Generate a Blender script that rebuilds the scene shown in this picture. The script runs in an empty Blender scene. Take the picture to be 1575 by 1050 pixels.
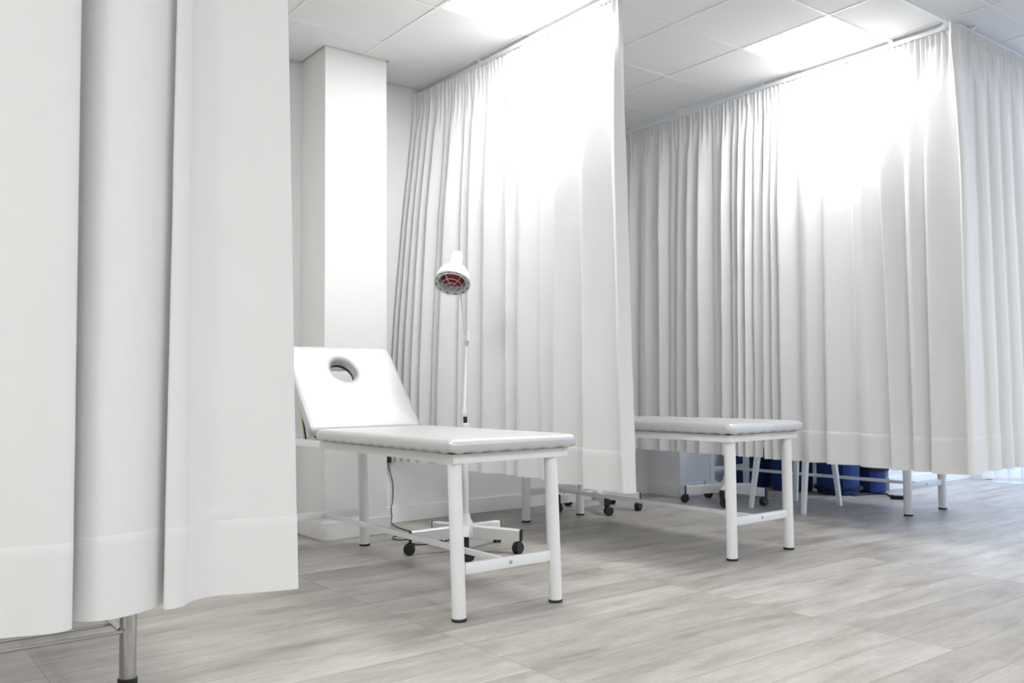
import bpy, bmesh, math, random
from mathutils import Vector, Matrix, noise
PI = math.pi
S = bpy.context.scene
COL = S.collection
random.seed(7)

# ---------------------------------------------------------------- camera
cam_d = bpy.data.cameras.new('camera')
cam_d.sensor_width = 36.0
cam_d.lens = 30.965
cam_d.clip_start = 0.05
cam = bpy.data.objects.new('camera', cam_d)
COL.objects.link(cam)
_r = Vector((0.79402349, -0.60782856, -0.00843403))
_u = Vector((-0.02432911, -0.0456389, 0.9986617))
_f = Vector((0.60740002, 0.79275566, 0.05102629))
cam.matrix_world = Matrix(((_r.x, _u.x, -_f.x, -2.51815), (_r.y, _u.y, -_f.y, -5.12462),
                           (_r.z, _u.z, -_f.z, 0.88785), (0, 0, 0, 1)))
S.camera = cam

# ---------------------------------------------------------------- world (daylight beyond the window) and exposure
W = bpy.data.worlds.new('daylight'); S.world = W
W.use_nodes = True
bg = W.node_tree.nodes['Background']
bg.inputs['Color'].default_value = (0.58, 0.72, 1.0, 1)
bg.inputs['Strength'].default_value = 5.5
S.view_settings.view_transform = 'Standard'
S.view_settings.look = 'None'
S.view_settings.gamma = 1.0
S.view_settings.use_curve_mapping = False
S.view_settings.exposure = 0.13
PANEL_POWER = 30.0                      # radiance of every ceiling light panel

# ---------------------------------------------------------------- materials
def mat(name):
    m = bpy.data.materials.new(name); m.use_nodes = True
    return m, m.node_tree, m.node_tree.nodes['Principled BSDF']

def simple(name, col, rough=0.5, metal=0.0, bump=0.0, bscale=60.0, var=0.0):
    m, t, b = mat(name)
    b.inputs['Base Color'].default_value = (*col, 1)
    b.inputs['Roughness'].default_value = rough
    b.inputs['Metallic'].default_value = metal
    tc = t.nodes.new('ShaderNodeTexCoord')
    n = t.nodes.new('ShaderNodeTexNoise'); n.inputs['Scale'].default_value = bscale
    n.inputs['Detail'].default_value = 3
    t.links.new(tc.outputs['Object'], n.inputs['Vector'])
    if bump > 0:
        bp = t.nodes.new('ShaderNodeBump'); bp.inputs['Strength'].default_value = bump
        bp.inputs['Distance'].default_value = 0.002
        t.links.new(n.outputs['Fac'], bp.inputs['Height']); t.links.new(bp.outputs['Normal'], b.inputs['Normal'])
    mx = t.nodes.new('ShaderNodeMix'); mx.data_type = 'RGBA'
    mx.inputs['A'].default_value = (*[c * (1 - var) for c in col], 1)
    mx.inputs['B'].default_value = (*[min(1, c * (1 + var)) for c in col], 1)
    t.links.new(n.outputs['Fac'], mx.inputs['Factor']); t.links.new(mx.outputs['Result'], b.inputs['Base Color'])
    return m

M = {}
M['wall'] = simple('wall_paint', (0.84, 0.84, 0.83), 0.75, 0, 0.12, 140, 0.01)
M['base'] = simple('baseboard_lacquer', (0.86, 0.86, 0.85), 0.4, 0, 0, 20, 0.01)
M['tile'] = simple('ceiling_tile', (0.80, 0.80, 0.80), 0.9, 0, 0.25, 220, 0.015)
M['void'] = simple('ceiling_void', (0.10, 0.10, 0.10), 0.9)
M['metal'] = simple('white_powder_coat', (0.86, 0.87, 0.87), 0.32, 0, 0.04, 300, 0.01)
M['rail'] = simple('white_rail', (0.84, 0.84, 0.83), 0.4)
M['black'] = simple('black_rubber', (0.018, 0.018, 0.02), 0.45, 0, 0.1, 80, 0.1)
M['chrome'] = simple('chrome', (0.52, 0.52, 0.515), 0.12, 1.0)
M['steel'] = simple('steel_bolt', (0.6, 0.6, 0.6), 0.3, 1.0)
M['brass'] = simple('yellow_zinc', (0.62, 0.50, 0.22), 0.35, 0.8, 0, 60, 0.1)
M['plastic'] = simple('white_plastic', (0.86, 0.86, 0.86), 0.28)
M['grey'] = simple('grey_plastic', (0.55, 0.57, 0.58), 0.4)
M['red'] = simple('red_glass', (0.22, 0.008, 0.008), 0.12)
M['board'] = simple('dark_board', (0.03, 0.03, 0.045), 0.7)
M['backboard'] = simple('white_board', (0.75, 0.75, 0.74), 0.5)
M['blue'] = simple('blue_foam', (0.008, 0.040, 0.19), 0.75, 0, 0.3, 120, 0.12)
M['strap'] = simple('black_strap', (0.008, 0.008, 0.012), 0.7)

# silvery white vinyl
m, t, b = mat('pearl_vinyl')
b.inputs['Base Color'].default_value = (0.60, 0.595, 0.59, 1)
b.inputs['Metallic'].default_value = 0.45
b.inputs['Roughness'].default_value = 0.42
tc = t.nodes.new('ShaderNodeTexCoord')
vo = t.nodes.new('ShaderNodeTexVoronoi'); vo.inputs['Scale'].default_value = 420
bp = t.nodes.new('ShaderNodeBump'); bp.inputs['Strength'].default_value = 0.06; bp.inputs['Distance'].default_value = 0.001
t.links.new(tc.outputs['Object'], vo.inputs['Vector']); t.links.new(vo.outputs['Distance'], bp.inputs['Height'])
t.links.new(bp.outputs['Normal'], b.inputs['Normal'])
M['vinyl'] = m

def fabric(name, col, trans):
    m = bpy.data.materials.new(name); m.use_nodes = True
    t = m.node_tree; t.nodes.clear()
    out = t.nodes.new('ShaderNodeOutputMaterial')
    d = t.nodes.new('ShaderNodeBsdfDiffuse'); d.inputs['Color'].default_value = (*col, 1); d.inputs['Roughness'].default_value = 0.3
    tr = t.nodes.new('ShaderNodeBsdfTranslucent'); tr.inputs['Color'].default_value = (*col, 1)
    mx = t.nodes.new('ShaderNodeMixShader'); mx.inputs['Fac'].default_value = trans
    tc = t.nodes.new('ShaderNodeTexCoord')
    wv = t.nodes.new('ShaderNodeTexNoise'); wv.inputs['Scale'].default_value = 14; wv.inputs['Detail'].default_value = 4
    w2 = t.nodes.new('ShaderNodeTexNoise'); w2.inputs['Scale'].default_value = 700; w2.inputs['Detail'].default_value = 1
    ad = t.nodes.new('ShaderNodeMath'); ad.operation = 'MULTIPLY_ADD'; ad.inputs[1].default_value = 0.10
    t.links.new(tc.outputs['Object'], wv.inputs['Vector']); t.links.new(tc.outputs['Object'], w2.inputs['Vector'])
    t.links.new(w2.outputs['Fac'], ad.inputs[0]); t.links.new(wv.outputs['Fac'], ad.inputs[2])
    bp = t.nodes.new('ShaderNodeBump'); bp.inputs['Strength'].default_value = 0.25; bp.inputs['Distance'].default_value = 0.006
    t.links.new(ad.outputs[0], bp.inputs['Height'])
    t.links.new(bp.outputs['Normal'], d.inputs['Normal'])
    t.links.new(d.outputs[0], mx.inputs[1]); t.links.new(tr.outputs[0], mx.inputs[2])
    t.links.new(mx.outputs[0], out.inputs['Surface'])
    return m
M['fabric'] = fabric('curtain_cloth', (0.80, 0.80, 0.797), 0.04)
M['blind'] = fabric('blind_cloth', (0.80, 0.83, 0.87), 0.15)

# light diffuser
m = bpy.data.materials.new('light_diffuser'); m.use_nodes = True
t = m.node_tree; t.nodes.clear()
e = t.nodes.new('ShaderNodeEmission'); e.inputs['Strength'].default_value = PANEL_POWER
e.inputs['Color'].default_value = (0.985, 0.995, 1.0, 1)
o = t.nodes.new('ShaderNodeOutputMaterial'); t.links.new(e.outputs[0], o.inputs['Surface'])
M['light'] = m
# clear thin pane
m = bpy.data.materials.new('window_glass'); m.use_nodes = True
t = m.node_tree; t.nodes.clear()
a = t.nodes.new('ShaderNodeBsdfTransparent'); a.inputs['Color'].default_value = (0.93, 0.96, 0.97, 1)
g = t.nodes.new('ShaderNodeBsdfGlossy'); g.inputs['Roughness'].default_value = 0.02
mx = t.nodes.new('ShaderNodeMixShader'); mx.inputs['Fac'].default_value = 0.06
o = t.nodes.new('ShaderNodeOutputMaterial')
t.links.new(a.outputs[0], mx.inputs[1]); t.links.new(g.outputs[0], mx.inputs[2]); t.links.new(mx.outputs[0], o.inputs['Surface'])
M['glass'] = m

# grey oak laminate: planks along x
m, t, b = mat('grey_oak_laminate')
N = t.nodes.new; L = t.links.new
tc = N('ShaderNodeTexCoord')
def mapping(scale, loc=(0, 0, 0)):
    mp = N('ShaderNodeMapping'); mp.inputs['Scale'].default_value = scale; mp.inputs['Location'].default_value = loc
    L(tc.outputs['Object'], mp.inputs['Vector']); return mp
br = N('ShaderNodeTexBrick')
br.offset = 0.37; br.offset_frequency = 1
br.inputs['Scale'].default_value = 1.0
br.inputs['Brick Width'].default_value = 1.22
br.inputs['Row Height'].default_value = 0.180
br.inputs['Mortar Size'].default_value = 0.0018
br.inputs['Mortar Smooth'].default_value = 0.2
br.inputs['Color1'].default_value = (0, 0, 0, 1); br.inputs['Color2'].default_value = (1, 1, 1, 1)
br.inputs['Mortar'].default_value = (0.5, 0.5, 0.5, 1)
L(mapping((1, 1, 1), (0.31, 0.05, 0)).outputs[0], br.inputs['Vector'])
# per-plank offset for the grain
addv = N('ShaderNodeVectorMath'); addv.operation = 'MULTIPLY_ADD'
L(br.outputs['Color'], addv.inputs[0]); addv.inputs[1].default_value = (3.0, 7.0, 0)
L(mapping((1.15, 5.2, 1)).outputs[0], addv.inputs[2])
n1 = N('ShaderNodeTexNoise'); n1.inputs['Scale'].default_value = 1.6; n1.inputs['Detail'].default_value = 6; n1.inputs['Roughness'].default_value = 0.62
n1.inputs['Distortion'].default_value = 0.25
L(addv.outputs[0], n1.inputs['Vector'])
n2 = N('ShaderNodeTexNoise'); n2.inputs['Scale'].default_value = 13; n2.inputs['Detail'].default_value = 5; n2.inputs['Roughness'].default_value = 0.7
mp2 = N('ShaderNodeMapping'); mp2.inputs['Scale'].default_value = (1.0, 1.6, 1)
L(addv.outputs[0], mp2.inputs['Vector']); L(mp2.outputs[0], n2.inputs['Vector'])
cr = N('ShaderNodeValToRGB')
cr.color_ramp.elements[0].position = 0.27; cr.color_ramp.elements[0].color = (0.270, 0.243, 0.212, 1)
cr.color_ramp.elements[1].position = 0.62; cr.color_ramp.elements[1].color = (0.500, 0.477, 0.445, 1)
el = cr.color_ramp.elements.new(0.46); el.color = (0.415, 0.392, 0.362, 1)
L(n1.outputs['Fac'], cr.inputs['Fac'])
cr2 = N('ShaderNodeValToRGB')
cr2.color_ramp.elements[0].position = 0.30; cr2.color_ramp.elements[0].color = (0.84, 0.83, 0.82, 1)
cr2.color_ramp.elements[1].position = 0.65; cr2.color_ramp.elements[1].color = (1.06, 1.06, 1.06, 1)
L(n2.outputs['Fac'], cr2.inputs['Fac'])
mu = N('ShaderNodeMix'); mu.data_type = 'RGBA'; mu.blend_type = 'MULTIPLY'; mu.inputs['Factor'].default_value = 1
L(cr.outputs['Color'], mu.inputs['A']); L(cr2.outputs['Color'], mu.inputs['B'])
cr3 = N('ShaderNodeValToRGB')
cr3.color_ramp.elements[0].color = (0.86, 0.852, 0.84, 1); cr3.color_ramp.elements[1].color = (1.08, 1.08, 1.08, 1)
L(br.outputs['Color'], cr3.inputs['Fac'])
mu2 = N('ShaderNodeMix'); mu2.data_type = 'RGBA'; mu2.blend_type = 'MULTIPLY'; mu2.inputs['Factor'].default_value = 1
L(mu.outputs['Result'], mu2.inputs['A']); L(cr3.outputs['Color'], mu2.inputs['B'])
mu3 = N('ShaderNodeMix'); mu3.data_type = 'RGBA'; mu3.blend_type = 'MULTIPLY'
L(br.outputs['Fac'], mu3.inputs['Factor']); L(mu2.outputs['Result'], mu3.inputs['A']); mu3.inputs['B'].default_value = (0.64, 0.62, 0.60, 1)
L(mu3.outputs['Result'], b.inputs['Base Color'])
b.inputs['Roughness'].default_value = 0.42
bp = N('ShaderNodeBump'); bp.inputs['Strength'].default_value = 0.12; bp.inputs['Distance'].default_value = 0.0015
L(n2.outputs['Fac'], bp.inputs['Height']); L(bp.outputs['Normal'], b.inputs['Normal'])
M['floor'] = m

# ---------------------------------------------------------------- mesh helpers
def add_box(bm, x0, x1, y0, y1, z0, z1, bev=0.0, seg=2, mtx=None):
    v = [bm.verts.new((x, y, z)) for x in (x0, x1) for y in (y0, y1) for z in (z0, z1)]
    q = [(0, 1, 3, 2), (4, 6, 7, 5), (0, 4, 5, 1), (2, 3, 7, 6), (0, 2, 6, 4), (1, 5, 7, 3)]
    fs = [bm.faces.new([v[i] for i in f]) for f in q]
    vs = v
    if bev > 0:
        es = list({e for f in fs for e in f.edges})
        r = bmesh.ops.bevel(bm, geom=es, offset=bev, segments=seg, affect='EDGES', profile=0.5)
        vs = list({w for f in r['faces'] for w in f.verts} | {w for w in v if w.is_valid})
    if mtx is not None:
        bmesh.ops.transform(bm, matrix=mtx, verts=vs)
    return vs

def frame_of(d):
    d = d.normalized()
    a = Vector((0, 0, 1)) if abs(d.z) < 0.95 else Vector((1, 0, 0))
    x = a.cross(d).normalized()
    return x, d.cross(x).normalized()

def add_tube(bm, pts, rad, n=14, cap=True):
    pts = [Vector(p) for p in pts]
    rads = rad if isinstance(rad, (list, tuple)) else [rad] * len(pts)
    rings = []; px = None
    for i, p in enumerate(pts):
        d = (pts[min(i + 1, len(pts) - 1)] - pts[max(i - 1, 0)])
        x, y = frame_of(d)
        if px is not None:
            dn = d.normalized()
            x = (px - dn * px.dot(dn)).normalized(); y = dn.cross(x).normalized()
        px = x
        rings.append([bm.verts.new(p + (x * math.cos(2 * PI * k / n) + y * math.sin(2 * PI * k / n)) * rads[i]) for k in range(n)])
    for a, b_ in zip(rings, rings[1:]):
        for k in range(n):
            bm.faces.new((a[k], a[(k + 1) % n], b_[(k + 1) % n], b_[k]))
    if cap:
        bm.faces.new(list(reversed(rings[0]))); bm.faces.new(rings[-1])

def add_lathe(bm, prof, n=40, mtx=None, close=False):
    rings = []
    allv = []
    for r, z in prof:
        ring = [bm.verts.new((r * math.cos(2 * PI * k / n), r * math.sin(2 * PI * k / n), z)) for k in range(n)]
        rings.append(ring); allv += ring
    for a, b_ in zip(rings, rings[1:]):
        for k in range(n):
            bm.faces.new((a[k], a[(k + 1) % n], b_[(k + 1) % n], b_[k]))
    if not close:
        if prof[0][0] > 1e-5: bm.faces.new(list(reversed(rings[0])))
        if prof[-1][0] > 1e-5: bm.faces.new(rings[-1])
    else:
        for k in range(n):
            bm.faces.new((rings[-1][k], rings[-1][(k + 1) % n], rings[0][(k + 1) % n], rings[0][k]))
    if mtx is not None: bmesh.ops.transform(bm, matrix=mtx, verts=allv)

def finish(name, bm, material, parent=None, smooth=True, angle=40):
    bmesh.ops.remove_doubles(bm, verts=bm.verts, dist=1e-6)
    bmesh.ops.recalc_face_normals(bm, faces=bm.faces)
    me = bpy.data.meshes.new(name); bm.to_mesh(me); bm.free()
    me.materials.append(material)
    if smooth:
        me.polygons.foreach_set('use_smooth', [True] * len(me.polygons))
        me.set_sharp_from_angle(angle=math.radians(angle))
    o = bpy.data.objects.new(name, me); COL.objects.link(o)
    if parent is not None: o.parent = parent
    return o

def tag(o, label, cat, group=None):
    o['label'] = label; o['category'] = cat
    if group: o['group'] = group
    return o

def thing(name, label, cat, loc=(0, 0, 0), group=None):
    o = bpy.data.objects.new(name, None); COL.objects.link(o)
    o.location = loc; o.empty_display_size = 0.1
    return tag(o, label, cat, group)

def struct(name, bm, material, label=None, parent=None):
    o = finish(name, bm, material, parent, smooth=False)
    o['kind'] = 'structure'
    if label: o['label'] = label
    return o

def copy_tree(o, parent=None):
    c = o.copy(); COL.objects.link(c)
    if parent is not None: c.parent = parent
    for ch in list(o.children): copy_tree(ch, c)
    return c

B = bmesh.new

# ---------------------------------------------------------------- the room shell
H = 2.931                 # ceiling height
XL, XR, YF = -5.2, 5.86, -8.4
COLS = [(-0.245, 0.170, -0.345), (2.815, 3.235, -0.345)]     # wall columns: x0, x1, front y
JUT = (4.46, -1.16)       # part of the back wall that comes forward on the right

bm = B(); add_box(bm, XL - .1, XR + .1, YF - .1, 0.1, -0.1, 0.0)
struct('floor', bm, M['floor'], 'grey oak laminate floor laid in long planks')
bm = B(); add_box(bm, XL - .1, JUT[0], 0.0, 0.1, 0, H + .25)
struct('wall_back', bm, M['wall'], 'white back wall behind the curtained cubicles')
bm = B(); add_box(bm, JUT[0], XR + .1, JUT[1], 0.1, 0, H + .25)
struct('wall_back_right', bm, M['wall'], 'white wall block jutting forward beside the window')
bm = B(); add_box(bm, XL - .1, XL, YF, 0, 0, H + .25); struct('wall_left', bm, M['wall'])
bm = B(); add_box(bm, XL - .1, XR + .1, YF - .1, YF, 0, H + .25); struct('wall_front', bm, M['wall'])
for i, (x0, x1, yf) in enumerate(COLS):
    bm = B(); add_box(bm, x0, x1, yf, 0.0, 0, H + .2)
    struct('wall_column', bm, M['wall'], ('square white column behind the raised headrest', 'square white column behind the right-hand curtain')[i])
# window wall: an opening between WY0 and WY1
WY0, WY1 = -7.2, -1.30
bm = B()
add_box(bm, XR, XR + .1, WY1, 0.0, 0, H + .25)
add_box(bm, XR, XR + .1, YF, WY0, 0, H + .25)
add_box(bm, XR, XR + .1, WY0, WY1, H - .12, H + .25)
struct('wall_right', bm, M['wall'], 'right-hand wall around the full-height window')
bm = B()
for y in (WY0, -5.7, -4.2, -2.75, WY1 - .05):
    add_box(bm, XR + .03, XR + .08, y, y + .05, 0.0, H - .12)
add_box(bm, XR + .03, XR + .08, WY0, WY1, 0.0, 0.03); add_box(bm, XR + .03, XR + .08, WY0, WY1, H - .17, H - .12)
win = struct('window_1', bm, M['rail'], 'full-height window behind the vertical blinds')
bm = B(); add_box(bm, XR + .05, XR + .056, WY0 + .02, WY1 - .02, 0.03, H - .17)
g_ = finish('glass', bm, M['glass'], win, smooth=False); g_['label'] = 'clear window glass'

# baseboards
bh, bt = 0.105, 0.014
def base(name, x0, x1, y0, y1):
    bm = B(); add_box(bm, x0, x1, y0, y1, 0, bh, 0.003, 1)
    o = finish(name, bm, M['base']); o['kind'] = 'structure'
bm = B()
for a, b_ in ((XL, COLS[0][0]), (COLS[0][1], COLS[1][0]), (COLS[1][1], JUT[0])):
    add_box(bm, a, b_, -bt, 0, 0, bh, 0.003, 1)
for x0, x1, yf in COLS:
    add_box(bm, x0 - bt, x1 + bt, yf - bt, yf, 0, bh, 0.003, 1)
    add_box(bm, x0 - bt, x0, yf, -bt, 0, bh, 0.003, 1)
    add_box(bm, x1, x1 + bt, yf, -bt, 0, bh, 0.003, 1)
add_box(bm, JUT[0] - bt, JUT[0], JUT[1], -bt, 0, bh, 0.003, 1)
add_box(bm, JUT[0] - bt, XR, JUT[1] - bt, JUT[1], 0, bh, 0.003, 1)
o = finish('baseboard_back', bm, M['base']); o['kind'] = 'structure'; o['label'] = 'white baseboard along the back wall and columns'

# ceiling: void slab, lay-in tiles, T-grid; light panels replace some tiles
bm = B(); add_box(bm, XL - .1, XR + .1, YF - .1, 0.1, H + .25, H + .32)
struct('ceiling_slab', bm, M['void'], 'dark slab above the suspended ceiling')
GAP = 0.012
LIGHTS = [(0, -2, 'square ceiling light panel beside the middle curtain, above the nearest bed'),
          (3, -3, 'square ceiling light panel beside the right-hand curtain')]
HIDDEN = [(-4, -3), (-1, -10), (-5, -8), (-8, -7), (-3, -9), (3, -9), (6, -7), (7, -2)]  # unseen panels, added and placed to balance the room light
lit = {(i, j - 1 + 0) for i, j, _ in LIGHTS}
cells = {}
def cut(rect, hole):
    x0, x1, y0, y1 = rect; a, b_, c, d = hole
    if a >= x1 or b_ <= x0 or c >= y1 or d <= y0: return [rect]
    out = []
    if a > x0: out.append((x0, a, y0, y1))
    if b_ < x1: out.append((b_, x1, y0, y1))
    xa, xb = max(a, x0), min(b_, x1)
    if c > y0: out.append((xa, xb, y0, c))
    if d < y1: out.append((xa, xb, d, y1))
    return out
LSET = [(i, j) for i, j, _ in LIGHTS] + HIDDEN
bmt = B(); bmg = B()
holes = [(x0 - GAP, x1 + GAP, yf - GAP, 1) for x0, x1, yf in COLS] + [(JUT[0] - GAP, 99, JUT[1] - GAP, 1)]
T = 0.6; hw = 0.0075
def put(bm, rect, z0, z1):
    x0, x1, y0, y1 = rect
    if x1 - x0 > .002 and y1 - y0 > .002: add_box(bm, x0, x1, y0, y1, z0, z1)
xlo, xhi, ylo, yhi = XL + GAP, XR - GAP, YF + GAP, -GAP
for i in range(-9, 10):
    for j in range(-15, 0):
        # cell (i, j) spans x i*T..(i+1)*T and y j*T..(j+1)*T
        if (i, j) in [(a, c - 1) for a, c in LSET]: continue
        r0 = (max(i * T + hw, xlo), min((i + 1) * T - hw, xhi), max(j * T + hw, ylo), min((j + 1) * T - hw, yhi))
        if r0[0] >= r0[1] or r0[2] >= r0[3]: continue
        rs = [r0]
        for h in holes: rs = [q for r in rs for q in cut(r, h)]
        for r in rs: put(bmt, r, H, H + .015)
for i in range(-9, 11):
    rs = [(i * T - hw, i * T + hw, ylo, yhi)]
    for h in holes: rs = [q for r in rs for q in cut(r, h)]
    for r in rs:
        if r[0] > xlo and r[1] < xhi: put(bmg, r, H - .004, H + .015)
for j in range(-14, 1):
    for i in range(-9, 10):
        rs = [(max(i * T + hw, xlo), min((i + 1) * T - hw, xhi), j * T - hw, j * T + hw)]
        for h in holes: rs = [q for r in rs for q in cut(r, h)]
        for r in rs:
            if r[2] > ylo and r[3] < yhi and r[1] > r[0]: put(bmg, r, H - .004, H + .015)
cl = struct('ceiling', bmt, M['tile'], 'suspended ceiling of square white mineral tiles')
gr = finish('ceiling_grid', bmg, M['rail'], cl, smooth=False)
gr['label'] = 'thin white ceiling grid bars'

def light_panel(i, j, label, group=None):
    x0, y0 = i * T, (j - 1) * T
    t_ = thing('ceiling_light_panel', label, 'ceiling light', (x0 + .3, y0 + .3, H), group)
    bm = B(); w = .2925
    for a in ((-w, w, -w, -w + .009), (-w, w, w - .009, w), (-w, -w + .009, -w + .009, w - .009), (w - .009, w, -w + .009, w - .009)):
        add_box(bm, a[0], a[1], a[2], a[3], -.003, .02)
    f = finish('frame', bm, M['plastic'], t_, smooth=False); f['label'] = 'narrow white panel frame'
    bm = B(); w = .2835
    vs = [bm.verts.new(p) for p in ((-w, -w, .003), (w, -w, .003), (w, w, .003), (-w, w, .003))]
    bm.faces.new(list(reversed(vs)))
    me = bpy.data.meshes.new('diffuser'); bm.to_mesh(me); bm.free(); me.materials.append(M['light'])
    d = bpy.data.objects.new('diffuser', me); COL.objects.link(d); d.parent = t_
    d['label'] = 'glowing white diffuser'
    bm = B(); add_box(bm, -.29, .29, -.29, .29, .02, .03); h = finish('housing', bm, M['rail'], t_, smooth=False)
    return t_
for i, j, lb in LIGHTS: light_panel(i, j, lb)
for i, j in HIDDEN: light_panel(i, j, 'unseen square ceiling light panel, added to brighten the room', 'unseen ceiling light panels added for fill light')

# ---------------------------------------------------------------- curtain rails
def rail(label, pts, brackets):
    bm = B()
    P = [Vector(p) for p in pts]
    # rectangular section swept along the polyline
    sec = [(-.011, -.014), (.011, -.014), (.011, .010), (-.011, .010)]
    rings = []
    for i, p in enumerate(P):
        d = (P[min(i + 1, len(P) - 1)] - P[max(i - 1, 0)]); d.z = 0; d.normalize()
        n = Vector((-d.y, d.x, 0))
        rings.append([bm.verts.new(p + n * a + Vector((0, 0, c))) for a, c in sec])
    for a, b_ in zip(rings, rings[1:]):
        for k in range(4): bm.faces.new((a[k], a[(k + 1) % 4], b_[(k + 1) % 4], b_[k]))
    bm.faces.new(rings[0]); bm.faces.new(rings[-1])
    r = finish('curtain_rail', bm, M['rail'], smooth=True, angle=30)
    tag(r, label, 'curtain rail')
    for x, y, rot in brackets:
        bm = B(); mt = Matrix.Translation((x, y, 0)) @ Matrix.Rotation(rot, 4, 'Z')
        add_box(bm, -.016, .016, -.013, .013, H - .022, H, .002, 1, mt)
        add_box(bm, -.030, -.016, -.008, .008, H - .008, H, .002, 1, mt)
        finish('bracket', bm, M['rail'], r)
    return r
RZ = H - .030
def arc(cx, cy, rad, a0, a1, n=8):
    return [(cx + rad * math.cos(a0 + (a1 - a0) * k / n), cy + rad * math.sin(a0 + (a1 - a0) * k / n), RZ) for k in range(n + 1)]
YR = -2.79
rail('white curtain rail of the nearest cubicle, along the middle curtain and above the left curtain',
     [(.63, -.01, RZ), (.63, -1.0, RZ), (.63, -2.0, RZ)] + arc(.51, -2.67, .12, 0, -PI / 2) + [(-1.5, YR, RZ), (-5.1, YR, RZ)],
     [(.63, -.04, 0), (.63, -.72, 0), (.63, -1.9, 0), (-.6, YR, PI / 2), (-1.9, YR, PI / 2), (-3.4, YR, PI / 2)])
rail('white curtain rail of the second cubicle, bending at the ceiling corner on the right',
     [(2.43, -.01, RZ), (2.43, -1.0, RZ), (2.43, -2.0, RZ)] + arc(2.31, -2.67, .12, 0, -PI / 2) + [(1.2, YR, RZ), (.66, YR, RZ)],
     [(2.43, -.72, 0), (2.43, -1.5, 0), (2.43, -2.42, 0), (1.3, YR, PI / 2)])
rail('white curtain rail running right from the ceiling corner towards the window',
     [(2.455, YR, RZ), (3.6, YR, RZ), (5.84, YR, RZ)], [(2.62, YR, PI / 2), (3.4, YR, PI / 2), (4.8, YR, PI / 2)])

# ---------------------------------------------------------------- curtains
def catmull(P, n):
    out = []
    Q = [tuple(2 * a - b_ for a, b_ in zip(P[0], P[1]))] + list(P) + [tuple(2 * a - b_ for a, b_ in zip(P[-1], P[-2]))]
    for i in range(1, len(Q) - 2):
        for k in range(n):
            t = k / n
            out.append(tuple(0.5 * ((2 * b1) + (c - a) * t + (2 * a - 5 * b1 + 4 * c - d) * t * t + (-a + 3 * b1 - 3 * c + d) * t ** 3)
                             for a, b1, c, d in zip(Q[i - 1], Q[i], Q[i + 1], Q[i + 2])))
    out.append(P[-1])
    return out

def sstep(a, b_, x):
    t = max(0.0, min(1.0, (x - a) / (b_ - a))); return t * t * (3 - 2 * t)

def fold_ctrl(T_, B_, A, crest=.24, deep=0.0):
    """valley lists at the top and bottom, fold depths -> control points (s_top, s_bottom, depth)"""
    P = []
    n = len(A)
    for i in range(n):
        ct = crest[i] if isinstance(crest, (list, tuple)) else crest
        wt, wb = T_[i + 1] - T_[i], B_[i + 1] - B_[i]
        a = A[i]
        for f, h in ((0, -.12), (ct * .35, .62), (ct, 1.0), (ct + (1 - ct) * .35, .72), (ct + (1 - ct) * .72, .26)):
            P.append((T_[i] + wt * f, B_[i] + wb * f, a * h))
    P.append((T_[n], B_[n], 0.0))
    return P

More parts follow.
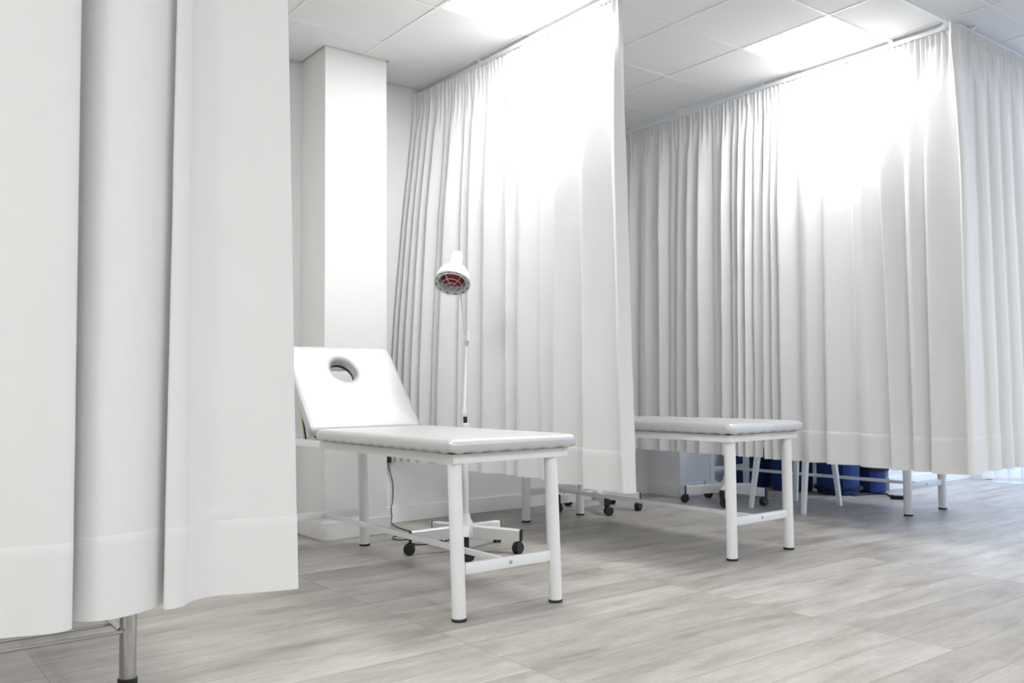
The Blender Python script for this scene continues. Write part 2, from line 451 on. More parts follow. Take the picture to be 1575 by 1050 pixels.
def curtain(label, ctrl, to_world, zt, zb, sub=6, pleat=.034, creases=(), wob=.004, seed=0, header=.075, hem=.20,
            gather=.45, nrow=70, group=None, gliders=True, sag=None):
    """to_world(s, d, v) -> (x, y); d is the distance the cloth bulges out of the rail plane; v is 0 at the top, 1 at the hem"""
    rnd = random.Random(seed)
    top = catmull(ctrl, sub)
    ncol = len(top)
    Ltot = zt - zb
    # rows
    zs_head = [zt - header * k / 6 for k in range(7)]
    zs_body = [zt - header - (zt - header - zb - hem) * k / nrow for k in range(nrow + 1)]
    zs_hem = [zb + hem, zb + hem - .004] + [zb + hem - hem * k / 8 for k in range(1, 9)]
    ph = rnd.random() * 10
    def point(c, z, extra=0.0, body=True):
        st, sb, d = c
        v = (zt - z) / Ltot
        s = st + (sb - st) * v
        g = gather + (1 - gather) * sstep(0.03, .38, v)
        # gathered header pleats run out of the tape into the folds
        pl = 1 - sstep(header * .8, header + .28, zt - z)
        pw = math.sin(2 * PI * st / pleat + 1.4 * math.sin(st * 23 + ph)) * (.0095 if zt - z < header else .012 * (0.6 + .4 * math.sin(st * 41 + ph)))
        q = d * g * (1 - .75 * pl) + pw * pl
        # slow undulation
        q += wob * noise.noise(Vector((s * 5 + ph, z * 1.3, ph))) * sstep(.1, .4, v)
        q += .35 * wob * noise.noise(Vector((s * 17 + ph, z * 5, ph + 3)))
        for (s0, z0, s1, z1, amp, wid) in creases:
            ax, az = s1 - s0, z1 - z0
            tt = ((s - s0) * ax + (z - z0) * az) / (ax * ax + az * az)
            if -.3 < tt < 1.3:
                k = min(max(tt, 0), 1)
                bow = .010 * math.sin(PI * k)
                dist = math.hypot(s - s0 - ax * k, z - z0 - az * k + bow)
                q += amp * math.exp(-(dist / wid) ** 2) * math.sin(PI * min(max(.15 + .7 * k, 0), 1))
        zz = z
        if sag is not None: zz -= sag(s) * sstep(0.0, 1.0, v)
        x, y = to_world(s, q + extra, v)
        return (x, y, zz)
    def sheet(name, zs, extra, parent=None):
        bm = B()
        rows = [[bm.verts.new(point(c, z, extra if i_ else 0.0)) for c in top] for i_, z in enumerate(zs)]
        for a, b_ in zip(rows, rows[1:]):
            for k in range(ncol - 1): bm.faces.new((a[k], b_[k], b_[k + 1], a[k + 1]))
        me = bpy.data.meshes.new(name); bm.to_mesh(me); bm.free(); me.materials.append(M['fabric'])
        me.polygons.foreach_set('use_smooth', [True] * len(me.polygons))
        o = bpy.data.objects.new(name, me); COL.objects.link(o)
        if parent is not None: o.parent = parent
        return o
    body = sheet('curtain', zs_body, 0.0)
    tag(body, label, 'curtain', group)
    h = sheet('header_tape', zs_head, 0.0, body); h['label'] = 'gathered white header tape'
    h = sheet('hem', zs_hem, .0020, body); h['label'] = 'stitched deep bottom hem'
    if gliders:
        s0, s1 = min(c[0] for c in ctrl), max(c[0] for c in ctrl)
        k = max(2, int((s1 - s0) / .10))
        for q in range(k):
            s = s0 + (s1 - s0) * (q + .5) / k
            x, y = to_world(s, 0.0, 0)
            bm = B(); add_box(bm, x - .005, x + .005, y - .005, y + .005, zt - .03, RZ - .013, .0015, 1)
            finish('glider', bm, M['plastic'], body)
    return body

# left curtain: runs along x on the front rail; outside faces -y
YC = -2.79
def left_world(s, d, v): return (s, YC - d)
left_ctrl = [  # x at top, x at hem, bulge towards the camera
    (-3.30, -3.30, .00), (-3.16, -3.15, .055), (-3.00, -2.98, .03), (-2.93, -2.92, -.05), (-2.90, -2.88, -.03), (-2.86, -2.83, .05),
    (-2.70, -2.68, .07), (-2.58, -2.56, .02), (-2.545, -2.52, -.06), (-2.52, -2.50, -.01), (-2.46, -2.44, .045),
    (-2.30, -2.28, .030), (-2.20, -2.20, .050), (-2.125, -2.125, .074), (-2.086, -2.086, .074), (-2.074, -2.070, .058), (-2.080, -2.074, .030),
    (-2.125, -2.110, -.020), (-2.150, -2.130, -.100), (-2.110, -2.110, -.160), (-2.062, -2.085, -.120), (-2.036, -2.068, -.060), (-2.014, -2.048, -.002), (-1.985, -2.020, .024), (-1.945, -1.970, .028),
    (-1.900, -1.925, .014), (-1.860, -1.890, -.006), (-1.822, -1.856, -.030), (-1.775, -1.812, -.085), (-1.750, -1.785, -.105), (-1.765, -1.792, -.070), (-1.812, -1.842, -.012),
    (-1.821, -1.850, .004), (-1.818, -1.847, .014), (-1.803, -1.826, .016), (-1.788, -1.800, .006), (-1.772, -1.780, -.022), (-1.745, -1.750, -.044), (-1.700, -1.700, -.052), (-1.655, -1.640, -.034),
    (-1.610, -1.570, -.006), (-1.572, -1.515, .012), (-1.556, -1.494, .012), (-1.549, -1.487, .004), (-1.553, -1.490, -.006)]
curtain('broad white curtain close to the camera, filling the left side of the view', left_ctrl, left_world, H - .05, .335, sub=7, seed=3,
        wob=.007, gather=.8, nrow=150,
        creases=[(-1.93, 1.70, -1.845, 1.655, -.007, .008), (-1.745, 1.66, -1.690, 1.69, .007, .008), (-1.74, 1.745, -1.67, 1.77, .005, .008),
                 (-1.815, 1.555, -1.78, 1.59, .006, .007), (-1.81, 1.42, -1.74, 1.432, .006, .007), (-1.80, 1.84, -1.765, 1.82, .006, .007),
                 (-1.66, .66, -1.55, .86, .005, .010), (-1.84, .43, -1.73, .56, .005, .010), (-1.76, .78, -1.66, .95, .004, .012),
                 (-1.75, .545, -1.64, .57, .006, .012), (-2.16, 1.58, -2.09, 1.62, .004, .010), (-1.68, 1.30, -1.60, 1.18, -.006, .035), (-1.70, 1.10, -1.62, 1.02, -.005, .03)])

# middle curtains: run towards the room on the first side rail, outside faces -x
X1 = .63
def mid_world(s, d, v):
    o = (.06 + .145 * sstep(.0, .85, v)) * max(0.0, 1 - s / .85) ** 1.15
    return (X1 - d - o, -max(s, .018))
T_ = [.020, .076, .135, .202, .272, .377, .447, .577, .649, .80, .975]
B_ = [.022, .066, .115, .19, .262, .330, .390, .548, .640, .755, .970]
A_ = [.050, .055, .055, .060, .060, .030, .060, .034, .055, .060]
curtain('narrowly gathered white curtain by the back wall, behind the red heat lamp', fold_ctrl(T_, B_, A_, .22), mid_world,
        H - .05, .405, seed=5, sub=7, sag=lambda s: .03 * sstep(.4, .75, s))
T_ = [.985, 1.113, 1.272, 1.504, 1.697, 1.867, 1.962]
B_ = [.992, 1.055, 1.311, 1.433, 1.678, 1.935, 2.015]
A_ = [.05, .05, .05, .090, .090, .060]
curtain('smooth white curtain in the middle, its free edge nearest the room', fold_ctrl(T_, B_, A_, [.3, .3, .25, .22, .22, .6]), lambda s, d, v: (X1 - d, -s),
        H - .05, .375, seed=8, sub=9, wob=.008, sag=lambda s: .018 * sstep(1.3, 2.0, s),
        creases=[(1.10, .86, 1.02, .62, .004, .012), (1.05, 2.02, 1.00, 1.98, .004, .010), (1.6, .66, 1.5, .62, .002, .01)])

# right-hand curtains on the second side rail
X2 = 2.43
T_ = [.03, .12, .22, .351, .534, .650, .728, .831, .944, 1.05, 1.157, 1.229, 1.297, 1.367, 1.411, 1.482]
B_ = [.03, .11, .20, .287, .516, .600, .660, .781, .911, 1.024, 1.121, 1.200, 1.266, 1.319, 1.362, 1.430]
A_ = [.04, .045, .05, .045, .055, .018, .035, .055, .065, .02, .062, .040, .065, .06, .03, .05]
A_ = A_[:15]
curtain('grey shaded curtain with many tight folds behind the middle bed', fold_ctrl(T_, B_, A_, [.3, .3, .3, .42, .30, .5, .35, .22, .16, .5, .2, .35, .25, .3, .4]), lambda s, d, v: (X2 - d, -s),
        H - .05, .40, seed=11, sub=6, gather=.6, wob=.008)
T_ = [1.506, 1.562, 1.610, 1.747, 1.952, 2.137, 2.331, 2.469, 2.610, 2.80]
B_ = [1.464, 1.535, 1.599, 1.746, 1.927, 2.128, 2.375, 2.478, 2.590, 2.80]
A_ = [.055, .060, .070, .070, .080, .066, .088, .060, .075]
curtain('bright white curtain lit from above by the right-hand ceiling light', fold_ctrl(T_, B_, A_, [.25, .3, .2, .45, .2, .4, .14, .35, .16]), lambda s, d, v: (X2 - d, -s),
        H - .05, .395, seed=13, sub=8, wob=.008, sag=lambda s: .012 * sstep(1.8, 2.7, s),
        creases=[(2.40, 2.18, 2.33, 2.14, .004, .010), (2.40, .90, 2.30, .72, .004, .012), (2.05, .7, 1.98, .6, .003, .01)])
T_ = [2.315, 2.58, 2.74, 2.90, 3.05, 3.22, 3.42, 3.60, 3.80, 3.98, 4.20]
B_ = [2.275, 2.60, 2.78, 2.93, 3.12, 3.30, 3.48, 3.66, 3.85, 4.02, 4.22]
A_ = [.050, .030, .035, .03, .035, .04, .035, .04, .04, .04]
_c = fold_ctrl(T_, B_, A_, [.16, .3, .3, .3, .3, .3, .3, .3, .3, .3])
_c[0] = (_c[0][0], _c[0][1], .045)
curtain('white curtain turning the corner at the right edge, tinted blue by daylight', _c,
        lambda s, d, v: (s, -2.80 - d - .01), H - .045, .395, seed=17, sub=7, wob=.006, creases=[(2.5, .72, 2.43, .8, .003, .01)])

# ---------------------------------------------------------------- vertical blinds on the window
vb = thing('vertical_blind', 'white vertical slat blind hanging in front of the bright window', 'blind', (XR - .075, 0, 0))
bm = B(); add_box(bm, -.02, .02, WY0, WY1 - .01, H - .06, H - .005, .004, 1); finish('headrail', bm, M['rail'], vb)
k = 0
y = WY1 - .075
while y > WY0:
    bm = B()
    n = 6; w = .0635
    rows = []
    for z in (.045, H - .06):
        rows.append([bm.verts.new((.010 * (1 - (2 * q / n - 1) ** 2), -w + 2 * w * q / n, z)) for q in range(n + 1)])
    for q in range(n): bm.faces.new((rows[0][q], rows[0][q + 1], rows[1][q + 1], rows[1][q]))
    sl = finish('slat', bm, M['blind'], vb); sl.location = (0, y, 0); sl.rotation_euler = (0, 0, math.radians(28))
    bm = B(); add_box(bm, .002, .008, -w + .004, w - .004, .016, .048, .002, 1); wt = finish('slat_weight', bm, M['plastic'], sl)
    y -= .112; k += 1

# ---------------------------------------------------------------- treatment beds
def rounded_pad(name, hx, y0, y1, z0, z1, rad, ripple, parent, matrix=None, hole=None, nose=True):
    """upholstered pad with rounded corners and a rippled stapled lower edge"""
    bm = B()
    def outline(inset, z, rc, rip):
        pts = []
        cs = [(hx - rc, y0 + rc, -PI / 2), (hx - rc, y1 - rc, 0), (-hx + rc, y1 - rc, PI / 2), (-hx + rc, y0 + rc, PI)]
        raw = []
        for ci, (cx, cy, a0) in enumerate(cs):
            for k in range(5):
                a = a0 + PI / 2 * k / 4
                raw.append((cx + (rc) * math.cos(a), cy + rc * math.sin(a), math.cos(a), math.sin(a)))
            nx = cs[(ci + 1) % 4]
            ln = max(abs(nx[0] - cx), abs(nx[1] - cy)); m_ = int(ln / .012)
            a = a0 + PI / 2
            for k in range(1, m_):
                f = k / m_
                raw.append((cx + rc * math.cos(a) + (nx[0] - cx) * f, cy + rc * math.sin(a) + (nx[1] - cy) * f, math.cos(a), math.sin(a)))
        out = []
        acc = 0
        for i, (x, y, nx, ny) in enumerate(raw):
            if i: acc += math.hypot(x - raw[i - 1][0], y - raw[i - 1][1])
            w_ = math.sin(acc * 2 * PI / .088)
            out.append((x - nx * inset, y - ny * inset, z + rip * w_))
        return out
    h = z1 - z0
    lev = [(.006, z0, ripple), (.001, z0 + .10 * h, ripple * .8), (.0, z0 + .3 * h, ripple * .15), (.0, z0 + .52 * h, 0)]
    for k in range(1, 7):
        a = PI / 2 * k / 6
        lev.append((rad * (1 - math.cos(a)), z1 - h * .48 * (1 - math.sin(a)), 0))
    rc = .034
    rings = []
    for inset, z, rp in lev: rings.append([bm.verts.new(p) for p in outline(inset, z, rc, rp)])
    n = len(rings[0])
    for a, b_ in zip(rings, rings[1:]):
        for k in range(n): bm.faces.new((a[k], a[(k + 1) % n], b_[(k + 1) % n], b_[k]))
    topr, botr = rings[-1], rings[0]
    if hole is None:
        # gently domed top
        cx, cy = 0, (y0 + y1) / 2
        prev = topr
        for f, dz in ((.90, .0035), (.7, .006), (.4, .008)):
            ring = [bm.verts.new((cx + (v.co.x - cx) * f, cy + (v.co.y - cy) * f, z1 + dz)) for v in topr]
            for k in range(n): bm.faces.new((prev[k], prev[(k + 1) % n], ring[(k + 1) % n], ring[k]))
            prev = ring
        bm.faces.new(prev); bm.faces.new(list(reversed(botr)))
    else:
        hx_, hy_, ra, rb = hole
        def ell(f, z): 
            out = []
            for v in topr:
                a = math.atan2((v.co.y - hy_) / rb, (v.co.x - hx_) / ra)
                out.append(bm.verts.new((hx_ + ra * f * math.cos(a), hy_ + rb * f * math.sin(a), z)))
            return out
        seq = []
        e1 = ell(1.45, z1 + .004)
        mid = [bm.verts.new(((t_.co.x + e.co.x) / 2, (t_.co.y + e.co.y) / 2, z1 + .005)) for t_, e in zip(topr, e1)]
        seq = [topr, mid, e1, ell(1.14, z1 + .001), ell(1.04, z1 - .006), ell(1.0, z1 - .018), ell(1.0, z0)]
        for a, b_ in zip(seq, seq[1:]):
            for k in range(n): bm.faces.new((a[k], a[(k + 1) % n], b_[(k + 1) % n], b_[k]))
        a, b_ = seq[-1], botr
        for k in range(n): bm.faces.new((a[k], a[(k + 1) % n], b_[(k + 1) % n], b_[k]))
    if matrix is not None: bmesh.ops.transform(bm, matrix=matrix, verts=bm.verts)
    return finish(name, bm, M['vinyl'], parent, angle=60)

def make_bed(label, loc, rot, raised=True):
    t_ = thing('treatment_bed', label, 'treatment bed', loc, 'white treatment beds with pale vinyl cushions')
    t_.rotation_euler = (0, 0, rot)
    ZF0, ZF1 = .597, .633
    # frame: four rails, split left/right open on the head end like the photo
    bm = B()
    hw_, hl = .285, .872
    for a in ((-hw_, -hw_ + .03, -hl, hl), (hw_ - .03, hw_, -hl, hl), (-hw_ + .03, hw_ - .03, -hl, -hl + .03), (-hw_ + .03, hw_ - .03, hl - .03, hl),
              (-hw_ + .03, hw_ - .03, .27, .30)):
        add_box(bm, a[0], a[1], a[2], a[3], ZF0, ZF1, .002, 2)
    fr = finish('frame', bm, M['metal'], t_)
    bm = B()
    for s in (-1, 1):
        add_tube(bm, [(s * (hw_ - .001), .72, .615), (s * (hw_ + .003), .72, .615)], .006, 12)
    b_ = finish('bolt', bm, M['steel'], fr); b_['label'] = 'small steel bolt heads'
    for sx in (-1, 1):
        for sy in (-1, 1):
            bm = B(); add_tube(bm, [(0, 0, .010), (0, 0, ZF0 + .002)], .0275, 28)
            l = finish('leg', bm, M['metal'], t_); l.location = (sx * .2385, sy * .836, 0)
            bm = B(); add_lathe(bm, [(.0285, 0), (.0295, .002), (.0295, .009), (.0275, .012)], 28)
            c = finish('rubber_cap', bm, M['black'], l); c['label'] = 'black rubber foot cap'
    for sy in (-1, 1):
        bm = B(); add_box(bm, -.2145, .2145, sy * .836 - .010, sy * .836 + .010, .172, .214, .002, 2)
        cb = finish('end_bar', bm, M['metal'], t_)
        bm = B()
        add_tube(bm, [(0, sy * .8455, .193), (0, sy * .8495, .193)], .0075, 16); add_tube(bm, [(0, sy * .8495, .193), (0, sy * .852, .193)], .004, 12)
        b_ = finish('bolt', bm, M['steel'], cb); b_['label'] = 'steel bolt head'
    bm = B(); add_box(bm, -.012, .012, -.825, .825, .182, .204, .002, 2)
    finish('stretcher', bm, M['metal'], t_)
    # base board between frame and cushion, coloured dark as shade in the gap
    YH = .30
    bm = B(); add_box(bm, -.279, .279, -.866, YH - .005, ZF1, ZF1 + .006)
    bb = finish('base_board', bm, M['board'], t_, smooth=False); bb['label'] = 'board under the cushion, coloured dark as shade in the gap'
    rounded_pad('seat_cushion', .316, -.905, YH, ZF1 + .006, .690, .026, .0035, t_)
    # raised head section, hinged at YH
    ang = math.radians(49.5 if raised else 0.0)
    Mx = Matrix.Translation((0, YH + (.075 if raised else .008), .640 if raised else .631)) @ Matrix.Rotation(ang, 4, 'X')
    pad = rounded_pad('backrest_cushion', .316, 0.0, .578, .012, .062, .026, .0015, t_, Mx, hole=(-.014, .402, .070, .076))
    bm = B()
    # board with an oval opening below the pad
    n = 48
    zb_, zt_ = -.006, .014
    ou = []
    for k in range(n):
        a = 2 * PI * k / n
        c, s = math.cos(a), math.sin(a)
        f = min(.30 / max(abs(c), 1e-6), .272 / max(abs(s), 1e-6))
        ou.append((c * f, .282 + s * f))
    rings = []
    for src, z in ((ou, zb_), (ou, zt_)):
        rings.append([bm.verts.new((x, y, z)) for x, y in src])
    inn = []
    for z in (zt_, zb_):
        inn.append([bm.verts.new((-.014 + .072 * math.cos(2 * PI * k / n), .402 + .078 * math.sin(2 * PI * k / n), z)) for k in range(n)])
    seq = rings + inn + [rings[0]]
    for a, b_ in zip(seq, seq[1:]):
        for k in range(n): bm.faces.new((a[k], a[(k + 1) % n], b_[(k + 1) % n], b_[k]))
    bmesh.ops.transform(bm, matrix=Mx, verts=bm.verts)
    bo = finish('backrest_board', bm, M['board'], t_, smooth=False); bo['label'] = 'dark backing board of the headrest'
    # metal frame of the backrest
    bm = B()
    for s in (-1, 1):
        add_box(bm, s * .262 - .011, s * .262 + .011, -.01, .50, -.030, -.006, .002, 1, Mx)
    add_box(bm, -.25, .25, .47, .495, -.030, -.006, .002, 1, Mx)
    finish('backrest_frame', bm, M['metal'], t_)
    # toothed support struts from the side rails up to the backrest frame
    for s in ((-1, 1) if raised else ()):
        p0 = Vector((s * .268, YH + .20, .62)); p1 = Mx @ Vector((s * .268, .30, -.02))
        d = (p1 - p0); ln = d.length
        zq = d.normalized(); xq = Vector((1, 0, 0)); yq = zq.cross(xq).normalized()
        R_ = Matrix((( xq.x, yq.x, zq.x, p0.x), (xq.y, yq.y, zq.y, p0.y), (xq.z, yq.z, zq.z, p0.z), (0, 0, 0, 1)))
        bm = B()
        add_box(bm, -.003, .003, -.012, .010, 0, ln, .001, 1, R_)
        for q in range(int(ln / .016)):
            add_box(bm, -.003, .003, .010, .016, .004 + q * .016, .012 + q * .016, 0, 1, R_)
        st = finish('support_strut', bm, M['brass'], t_, smooth=False); st['label'] = 'yellow zinc toothed support strut'
        bm = B(); add_box(bm, -.006, -.0031, -.020, -.006, 0, ln, 0, 1, R_)
        e_ = finish('strut_edge', bm, M['board'], st, smooth=False); e_['label'] = 'dark strut channel'
    return t_
bed = make_bed('white treatment bed with raised headrest, nearest in the middle of the view', (-.375, -1.465, 0), -.005)
for o_ in bed.children:                 # this bed stands slightly racked: its legs lean
    if o_.name.startswith('leg'): o_.rotation_euler = (0, math.radians(-1.8), 0)
b2 = make_bed('white treatment bed between the middle curtain and the shaded right-hand curtain', (1.337, -1.381, 0), .004, False)
b3 = copy_tree(b2); b3.location = (3.437, -1.166, 0); b3.rotation_euler = (0, 0, .012)
b3['label'] = 'white treatment bed behind the right-hand curtain, only its legs showing'

# ---------------------------------------------------------------- heat lamps on castors
def make_lamp(label, loc, th0, tops=True):
    t_ = thing('heat_lamp', label, 'heat lamp', loc, 'white infrared heat lamps on castor stands')
    bm = B()
    add_lathe(bm, [(.040, .070), (.050, .080), (.052, .128), (.042, .148), (.028, .170), (.022, .200)], 30)
    finish('hub', bm, M['plastic'], t_)
    for k in range(5):
        a = math.radians(th0 + 72 * k)
        R_ = Matrix.Rotation(a, 4, 'Z')
        bm = B()
        # arm tapering and dropping towards its end
        P = []
        for x, w_, z0_, z1_ in ((.03, .022, .078, .142), (.16, .020, .071, .134), (.305, .018, .066, .126)):
            P.append([bm.verts.new(v) for v in ((x, -w_, z0_), (x, w_, z0_), (x, w_, z1_ - .006), (x, w_ - .006, z1_), (x, -w_ + .006, z1_), (x, -w_, z1_ - .006))])
        for A_, B2 in zip(P, P[1:]):
            for q in range(6): bm.faces.new((A_[q], A_[(q + 1) % 6], B2[(q + 1) % 6], B2[q]))
        bm.faces.new(P[0]); bm.faces.new(P[-1])
        bmesh.ops.transform(bm, matrix=R_, verts=bm.verts)
        arm = finish('base_arm', bm, M['plastic'], t_, angle=30)
        bm = B(); add_box(bm, .305, .314, -.019, .019, .062, .127, .003, 1, R_)
        e_ = finish('end_cap', bm, M['black'], arm); e_['label'] = 'black end cap'
        # castor
        sw = a * 3.1 + th0 * .05
        bm = B()
        Cm = Matrix.Translation(R_ @ Vector((.300, 0, 0))) @ Matrix.Rotation(sw, 4, 'Z')
        for s in (-1, 1):
            add_lathe(bm, [(.006, -.0095), (.026, -.0095), (.0310, -.005), (.0310, .005), (.026, .0095), (.006, .0095)], 26,
                      Cm @ Matrix.Translation((.014, s * .012, .0312)) @ Matrix.Rotation(PI / 2, 4, 'X'))
        add_box(bm, -.012, .022, -.0028, .0028, .030, .066, .001, 1, Cm)
        add_tube(bm, [Cm @ Vector((-.004, 0, .045)), Cm @ Vector((-.004, 0, .078))], .010, 14)
        c = finish('castor', bm, M['black'], arm); c['label'] = 'black twin-wheel castor'
    bm = B(); add_tube(bm, [(0, 0, .16), (0, 0, .650)], .0165, 22)
    finish('pole', bm, M['plastic'], t_)
    bm = B(); add_box(bm, -.017, .017, -.015, .015, .650, .692, .004, 2); finish('pole_bracket', bm, M['plastic'], t_)
    bm = B(); add_box(bm, -.009, .009, -.008, .008, .690, .728, .003, 1)
    j = finish('joint', bm, M['black'], t_); j['label'] = 'black pivot joint'
    p0, p1 = Vector((-.006, 0, .726)), Vector((.014, .004, 1.125))
    bm = B()
    add_tube(bm, [p0, p0.lerp(p1, .03), p0.lerp(p1, .09), p0.lerp(p1, .13), p1], [.012, .016, .014, .0092, .0088], 18)
    finish('lower_arm', bm, M['plastic'], t_)
    bm = B(); add_tube(bm, [p1 + Vector((0, 0, -.012)), p1 + Vector((0, 0, .016))], .0105, 16)
    add_tube(bm, [p1 + Vector((-.014, 0, .012)), p1 + Vector((.014, 0, .012))], .005, 12)
    e_ = finish('elbow', bm, M['steel'], t_); e_['label'] = 'small metal elbow joint'
    bm = B(); add_tube(bm, [p1 + Vector((.012, .004, .00)), p1 + Vector((.017, .005, .05)), p1 + Vector((.014, .004, .075))], [.006, .009, .004], 12)
    finish('elbow_knob', bm, M['plastic'], t_)
    # head
    rim = Vector((-.088, -.010, 1.452)); nrm = Vector((-.4233, -.3743, -.8247)).normalized()
    back = -nrm
    p2 = rim + back * .085 + Vector((.055, .05, .0))
    bm = B(); add_tube(bm, [p1 + Vector((-.004, 0, .01)), p1.lerp(p2, .5) + Vector((.003, 0, 0)), p2], .0042, 12)
    finish('upper_arm', bm, M['grey'], t_)
    x, y = frame_of(back)
    Hm = Matrix(((x.x, y.x, back.x, rim.x), (x.y, y.y, back.y, rim.y), (x.z, y.z, back.z, rim.z), (0, 0, 0, 1)))
    hd = bpy.data.objects.new('lamp_head', None); COL.objects.link(hd); hd.parent = t_
    bm = B()
    prof = [(.094, .004), (.096, .012), (.092, .040), (.084, .066), (.070, .088), (.052, .101), (.041, .108), (.036, .125), (.033, .200), (.030, .212), (.016, .219), (0.0001, .220)]
    add_lathe(bm, prof + [(.0001, .214), (.026, .206), (.030, .125), (.036, .112), (.066, .084), (.080, .064), (.088, .040), (.090, .006)], 44, Hm, close=True)
    sh = finish('shade', bm, M['plastic'], hd, angle=50)
    bm = B()
    add_lathe(bm, [(.074, .000), (.098, -.002), (.0995, .003), (.0985, .010), (.094, .012), (.074, .006)], 44, Hm, close=True)
    rg = finish('rim_ring', bm, M['grey'], hd); rg['label'] = 'grey vented rim ring'
    bm = B()
    for k in range(12):
        a = 2 * PI * k / 12
        add_box(bm, -.0085, .0085, -.0028, .0028, -.0030, -.0012, .0008, 1, Hm @ Matrix.Rotation(a, 4, 'Z') @ Matrix.Translation((0, .088, 0)))
    sl = finish('vent_slots', bm, M['black'], hd, smooth=False); sl['label'] = 'black vent slots'
    bm = B()
    prof = [(.0001, .012), (.03, .013), (.052, .019), (.062, .030), (.060, .045), (.045, .075), (.022, .100), (.016, .12)]
    add_lathe(bm, prof, 36, Hm)
    bu = finish('bulb', bm, M['red'], hd); bu['label'] = 'dark red infrared bulb'
    bm = B()
    def dome(r): return -.006 - .022 * (1 - (r / .08) ** 2)
    for rr in (.030, .055):
        add_tube(bm, [Hm @ Vector((rr * math.cos(2 * PI * k / 40), rr * math.sin(2 * PI * k / 40), dome(rr))) for k in range(41)], .0013, 8, cap=False)
    for k in range(3):
        a = PI * k / 3 + .3
        add_tube(bm, [Hm @ Vector((.08 * q / 8 * math.cos(a), .08 * q / 8 * math.sin(a), dome(.08 * abs(q) / 8))) for q in range(-8, 9)], .0013, 8)
    gd = finish('wire_guard', bm, M['steel'], hd); gd['label'] = 'thin wire bulb guard'
    add = B(); add_tube(add, [Hm @ Vector((.094 * math.cos(2 * PI * k / 48), .094 * math.sin(2 * PI * k / 48), -.012)) for k in range(49)], .0013, 8, cap=False)
    for k in range(6):
        a = 2 * PI * k / 6
        add_tube(add, [Hm @ Vector((.094 * math.cos(a), .094 * math.sin(a), q)) for q in (-.012, .0)], .0012, 6)
    finish('guard_ring', add, M['steel'], hd)
    return t_
def spline(pts, n=8): return [Vector(p) for p in catmull([tuple(p) for p in pts], n)]
LL = (.212, -1.136, 0)
lamp = make_lamp('white infrared heat lamp with red bulb beside the nearest bed', LL, -125)
lamp2 = copy_tree(lamp); lamp2.location = (1.838, -.425, 0); lamp2.rotation_euler = (0, 0, math.radians(5))
lamp2['label'] = 'heat lamp standing behind the middle curtain, only black castors and base arms showing'
lamp3 = copy_tree(lamp); lamp3.location = (2.843, -.78, 0); lamp3.rotation_euler = (0, 0, math.radians(-22))
lamp3['label'] = 'heat lamp behind the shaded right-hand curtain, castor base showing by the middle bed'
# cords
bm = B()
cp = [(.362, -.035, .43), (.364, -.022, .385), (.385, -.012, .32), (.403, -.010, .25), (.401, -.012, .15), (.384, -.022, .10), (.384, -.03, .05),
      (.37, -.05, .012), (.33, -.18, .005), (.31, -.28, .005), (.30, -.47, .005), (.22, -.50, .005), (.13, -.50, .005), (.085, -.58, .005),
      (.10, -.63, .005), (.16, -.64, .005), (.18, -.72, .005), (.07, -.79, .005), (.06, -.81, .005), (.17, -.86, .006), (.20, -.95, .03), (.205, -1.05, .07)]
add_tube(bm, [Vector(p) - Vector(LL) for p in spline(cp, 6)], .0032, 8)
c = finish('power_cord', bm, M['black'], lamp); c['label'] = 'thin black power cord'
bm = B(); add_box(bm, .350 - LL[0], .376 - LL[0], -.045 - LL[1], -.011 - LL[1], .395, .455, .008, 2)
c2 = finish('plug', bm, M['black'], c); c2['label'] = 'black plug'
bm = B(); add_box(bm, .305, .385, -.010, 0, .40, .48, .004, 2)
tag(finish('wall_socket', bm, M['plastic']), 'white wall socket with black plug, low behind the nearest bed', 'socket')
bm = B(); add_tube(bm, spline([(.006, -.02, .62), (.025, -.05, .45), (.03, -.06, .30), (.02, -.065, .20), (-.01, -.06, .15), (-.03, -.045, .13)], 8), .0032, 8)
c = finish('power_cord', bm, M['plastic'], lamp3); c['label'] = 'thin white power cord'
bm = B(); add_tube(bm, spline([(.03, .05, .25), (.035, 0, .19), (.06, -.04, .165), (.085, -.06, .175), (.10, -.07, .20)], 8), .0035, 8)
c = finish('power_cord', bm, M['black'], lamp2); c['label'] = 'looped black power cord'

# ---------------------------------------------------------------- chair with splayed white legs behind the right-hand curtain
st = thing('chair', 'chair with splayed white legs behind the right-hand curtain', 'chair', (3.005, -1.27, 0))
fl = [(-.275, .182), (-.269, -.249), (.320, -.153), (.299, .207)]
ft = [(-.224, .142), (-.195, -.230), (.309, -.107), (.268, .167)]
for (x, y), (x2, y2) in zip(fl, ft):
    bm = B()
    P = []
    for z, xx, yy, w in ((0, x, y, .0145), (.44, x2, y2, .019)):
        P.append([bm.verts.new((xx + a * w, yy + b_ * w, z)) for a, b_ in ((-1, -1), (1, -1), (1, 1), (-1, 1))])
    for q in range(4): bm.faces.new((P[0][q], P[0][(q + 1) % 4], P[1][(q + 1) % 4], P[1][q]))
    bm.faces.new(P[0]); bm.faces.new(P[1])
    bmesh.ops.bevel(bm, geom=list(bm.edges), offset=.003, segments=1, affect='EDGES')
    finish('leg', bm, M['metal'], st, angle=30)
bm = B(); add_box(bm, -.25, .33, -.255, .19, .438, .468, .012, 3); finish('seat', bm, M['plastic'], st)

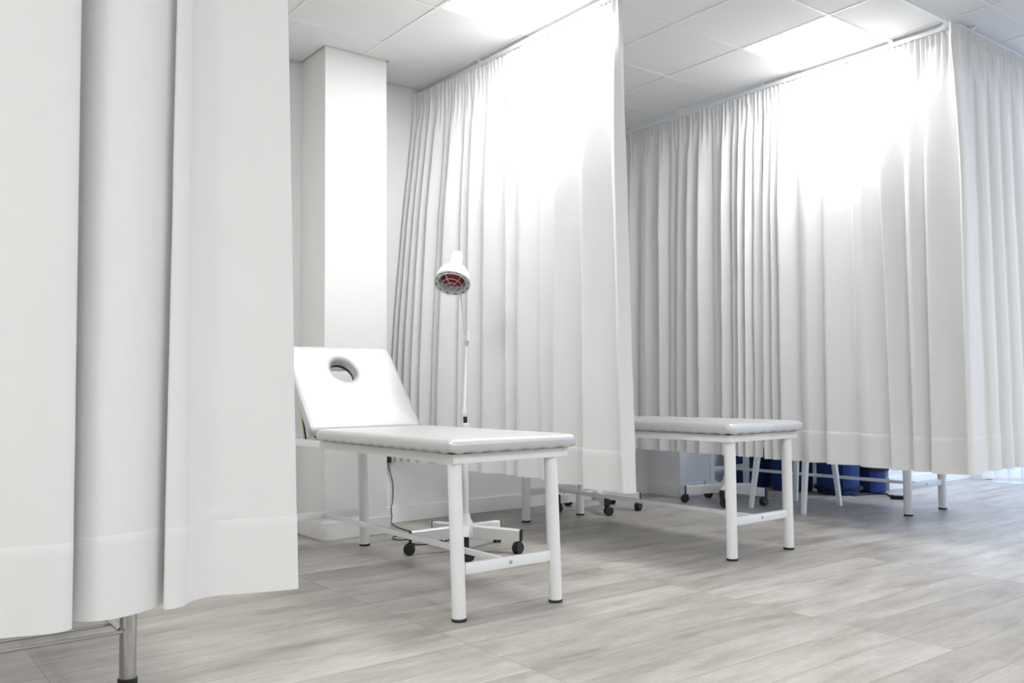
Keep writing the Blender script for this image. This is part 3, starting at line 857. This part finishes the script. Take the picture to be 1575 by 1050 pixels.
# ---------------------------------------------------------------- blue exercise mats, rolled and standing on end
def mat_roll(label, x, y, r, h, a0, strap):
    t_ = thing('exercise_mat', label, 'exercise mat', (x, y, 0), 'blue rolled exercise mats against the back wall')
    bm = B()
    add_lathe(bm, [(r * .90, 0.0), (r * .97, .008), (r, .03), (r, h - .03), (r * .97, h - .008), (r * .90, h)], 40)
    # overlapping loose end of the roll
    P = []
    for z in (.01, h - .01):
        P.append([bm.verts.new(((r + .006 + .016 * (1 - q / 8)) * math.cos(a0 + .09 * q), (r + .006 + .016 * (1 - q / 8)) * math.sin(a0 + .09 * q), z)) for q in range(9)]
                 + [bm.verts.new(((r - .01) * math.cos(a0 + .09 * q), (r - .01) * math.sin(a0 + .09 * q), z)) for q in range(8, -1, -1)])
    n = len(P[0])
    for q in range(n): bm.faces.new((P[0][q], P[0][(q + 1) % n], P[1][(q + 1) % n], P[1][q]))
    bm.faces.new(P[0]); bm.faces.new(P[1])
    finish('roll', bm, M['blue'], t_)
    for z in strap:
        bm = B(); add_lathe(bm, [(r + .002, z - .018), (r + .025, z - .012), (r + .025, z + .012), (r + .002, z + .012)], 40, close=True)
        s_ = finish('strap', bm, M['strap'], t_); s_['label'] = 'black strap around the roll'
    return t_
mat_roll('blue mat roll on end by the window-side wall, black strap around it', 4.262, -1.12, .115, .55, 3.6, (.19,))
mat_roll('wide blue mat roll next to the strapped roll behind the bed legs', 3.975, -1.00, .165, .56, 3.9, (.05,))
mat_roll('dark blue mat roll behind the right-hand leg of the chair', 3.92, -.60, .17, .57, 4.3, ())
mat_roll('dark blue mat roll behind the left-hand leg of the chair', 3.90, -.22, .155, .55, 4.0, ())
# trailing strap on the floor
bm = B()
P = spline([(3.84, -1.21, .012), (3.96, -1.235, .012), (4.05, -1.28, .012), (4.06, -1.36, .018), (4.04, -1.40, .010), (4.02, -1.44, .016), (4.00, -1.49, .010)], 8)
add_tube(bm, P, .007, 8)
tag(finish('strap_end', bm, M['strap']), 'loose black strap trailing on the floor from the blue mats', 'strap')
sp = bpy.data.objects['strap_end']
bm = B(); add_box(bm, -.075, .075, -.018, .018, 0.002, .030, .008, 2, Matrix.Translation((3.965, -1.535, 0)) @ Matrix.Rotation(-1.0, 4, 'Z'))
bk = finish('buckle', bm, M['strap'], sp); bk['label'] = 'black plastic buckle'

# ---------------------------------------------------------------- chrome table behind the left curtain
ct = thing('chrome_table', 'chrome-legged table standing behind the left curtain, one leg showing under it', 'table', (-1.80, -2.265, 0))
for x in (0, -1.05):
    for y in (0, .95):
        bm = B(); add_tube(bm, [(0, 0, .012), (0, 0, .70)], .0245, 28); l = finish('leg', bm, M['chrome'], ct); l.location = (x, y, 0)
        bm = B(); add_lathe(bm, [(.028, 0), (.029, .004), (.028, .020), (.0245, .022)], 28); c = finish('rubber_cap', bm, M['black'], l); c['label'] = 'black rubber foot'
for x in (-.022, -1.05):
    bm = B(); add_tube(bm, [(x, 0, .165), (x, .95, .165)], .0085, 14); finish('side_bar', bm, M['chrome'], ct)
for y in (-.02, .095, .40, .70):
    bm = B(); add_tube(bm, [(-.02, y, .165), (-1.05, y, .165)], .0055, 10); finish('shelf_rod', bm, M['chrome'], ct)
bm = B(); add_box(bm, -1.09, .04, -.04, .99, .70, .73, .01, 2); finish('table_top', bm, M['plastic'], ct)
